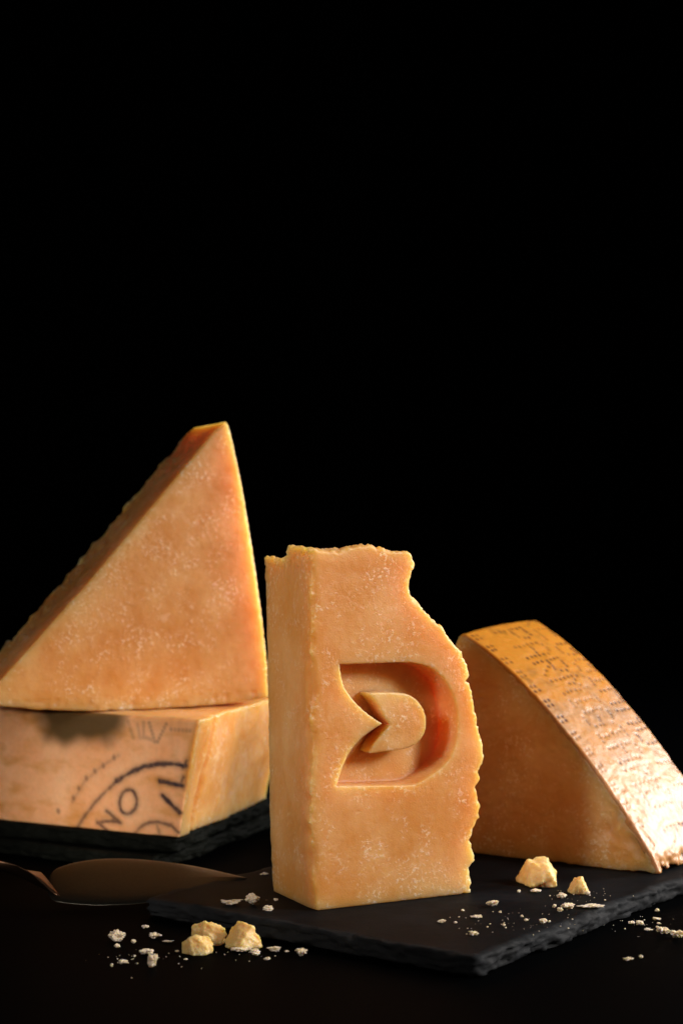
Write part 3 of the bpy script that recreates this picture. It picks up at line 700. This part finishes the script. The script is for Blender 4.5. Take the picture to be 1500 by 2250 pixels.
def lump_mesh(W, D, H, seed):
    r = np.random.RandomState(seed); h = max(W/34, .022)
    g = Grid((-W*.62, -D*.62, -h*2), (W*.62, D*.62, H*1.12), h); X, Y, Z = g.xyz()
    d = np.sqrt((X/(W*.60))**2+(Y/(D*.60))**2+((Z-H*.42)/(H*.72))**2)
    d = (d-1)*min(W, D, H)*.5
    for _ in range(9):                               # fracture facets
        n = r.normal(size=3); n[2] = abs(n[2])*.9; n /= np.linalg.norm(n); e = np.array((W*.5, D*.5, H*.6))
        off = np.linalg.norm(n*e)*r.uniform(.50, .86); d = smax(d, n[0]*X+n[1]*Y+n[2]*(Z-H*.42)-off, .004*W)
    d = d+.035*W*fbm(X/W, Y/W, Z/W, 3.2, 4, seed % 40, .65)+.04*W*np.abs(vnoise(X/W, Y/W, Z/W, 4.5, seed % 37))
    d = np.maximum(d, -Z)
    return nets(g, d)
def flake_mesh(W, D, H, seed, flat):
    r = np.random.RandomState(seed)
    bm = bmesh.new(); bmesh.ops.create_icosphere(bm, subdivisions=4 if W > .45 else 3, radius=1)
    P = np.array([v.co[:] for v in bm.verts]); F = np.array([[v.index for v in f.verts] for f in bm.faces]); bm.free()
    a, b, c = P.T
    n = fbm(a, b, c, 1.1, 4, seed % 50, .62)+.5*np.maximum(0, vnoise(a, b, c, 2.4, seed % 31))
    k = 1+.52*n
    if flat: k = k*(1+.22*np.sign(vnoise(a*2.2, b*2.2, 0*c, 1.4, seed % 29)))
    V = P*k[:, None]
    mx = np.abs(V).max(0); V = V/mx*np.array((W*.5, D*.5, H*.56))
    V[:, 2] += H*.5*(1+.35*vnoise(V[:, 0]/W, V[:, 1]/W, 0*a, 2.2, seed % 23)) if flat else H*.5
    V[:, 2] -= V[:, 2].min()
    t = r.uniform(-.3, .3) if not flat else r.uniform(-.12, .12); ca, sa = math.cos(t), math.sin(t)
    V = np.stack([V[:, 0]*ca-V[:, 1]*sa, V[:, 0]*sa+V[:, 1]*ca, V[:, 2]], 1)
    return V, F
for i, (kind, x, y, z, W, D, H, label) in enumerate(CRUMBS):
    z = z+.004
    if kind == 'lump':
        V, Q = lump_mesh(W, D, H, (104, 131, 106, 109, 112)[i]); nm, mat, cat = 'cheese_lump', M_CRUMB, 'cheese lump'
    else:
        V, Q = flake_mesh(W, D, H, 200+i*7, kind == 'flat'); nm, mat, cat = ('cheese_crumb' if kind == 'flake' else 'cheese_flake'), M_FLAKE, ('crumb' if kind == 'flake' else 'flake')
    V = V+np.array((x, y, z))
    g = 'lumps of cheese broken off and lying loose' if kind == 'lump' else 'crumbs scattered on the slate and the table'
    tag(mesh_obj(nm, V, Q, mat, origin=(x, y, z), smooth=kind == 'lump'), label, cat, g)
# cheese dust too fine to count
def dust():
    r = np.random.RandomState(5); Vs = []; Fs = []; n0 = 0
    P0 = np.array([(1, 0, 0), (-1, 0, 0), (0, 1, 0), (0, -1, 0), (0, 0, 1), (0, 0, -1)], float)
    F0 = np.array([(0, 2, 4), (2, 1, 4), (1, 3, 4), (3, 0, 4), (2, 0, 5), (1, 2, 5), (3, 1, 5), (0, 3, 5)])
    for cx, cy, z, sx, sy, k in [(6.5, 77.5, .75, 2.6, 2.4, 55), (9.5, 83, .75, 1.6, 2.0, 40), (11.8, 81.0, 0, 1.4, 1.8, 26), (-7.0, 74.5, 0, 1.8, 1.6, 26), (-3.6, 75.6, 0, 1.5, .9, 16), (-3.6, 81.6, .75, .8, .8, 6)]:
        for _ in range(k):
            s = r.uniform(.008, .03) if r.rand() < .9 else .045
            p = P0*r.uniform(.6, 1.3, (6, 3))*s*np.array((1, 1, .7))
            Vs.append(p+np.array((cx+r.normal()*sx*.6, cy+r.normal()*sy*.6, z+s*.6))); Fs.append(F0+n0); n0 += 6
    o = mesh_obj('cheese_dust', np.concatenate(Vs), np.concatenate(Fs), M_FLAKE, smooth=False)
    o['kind'] = 'stuff'; tag(o, 'fine pale cheese dust strewn over slate and table', 'cheese dust')
dust()
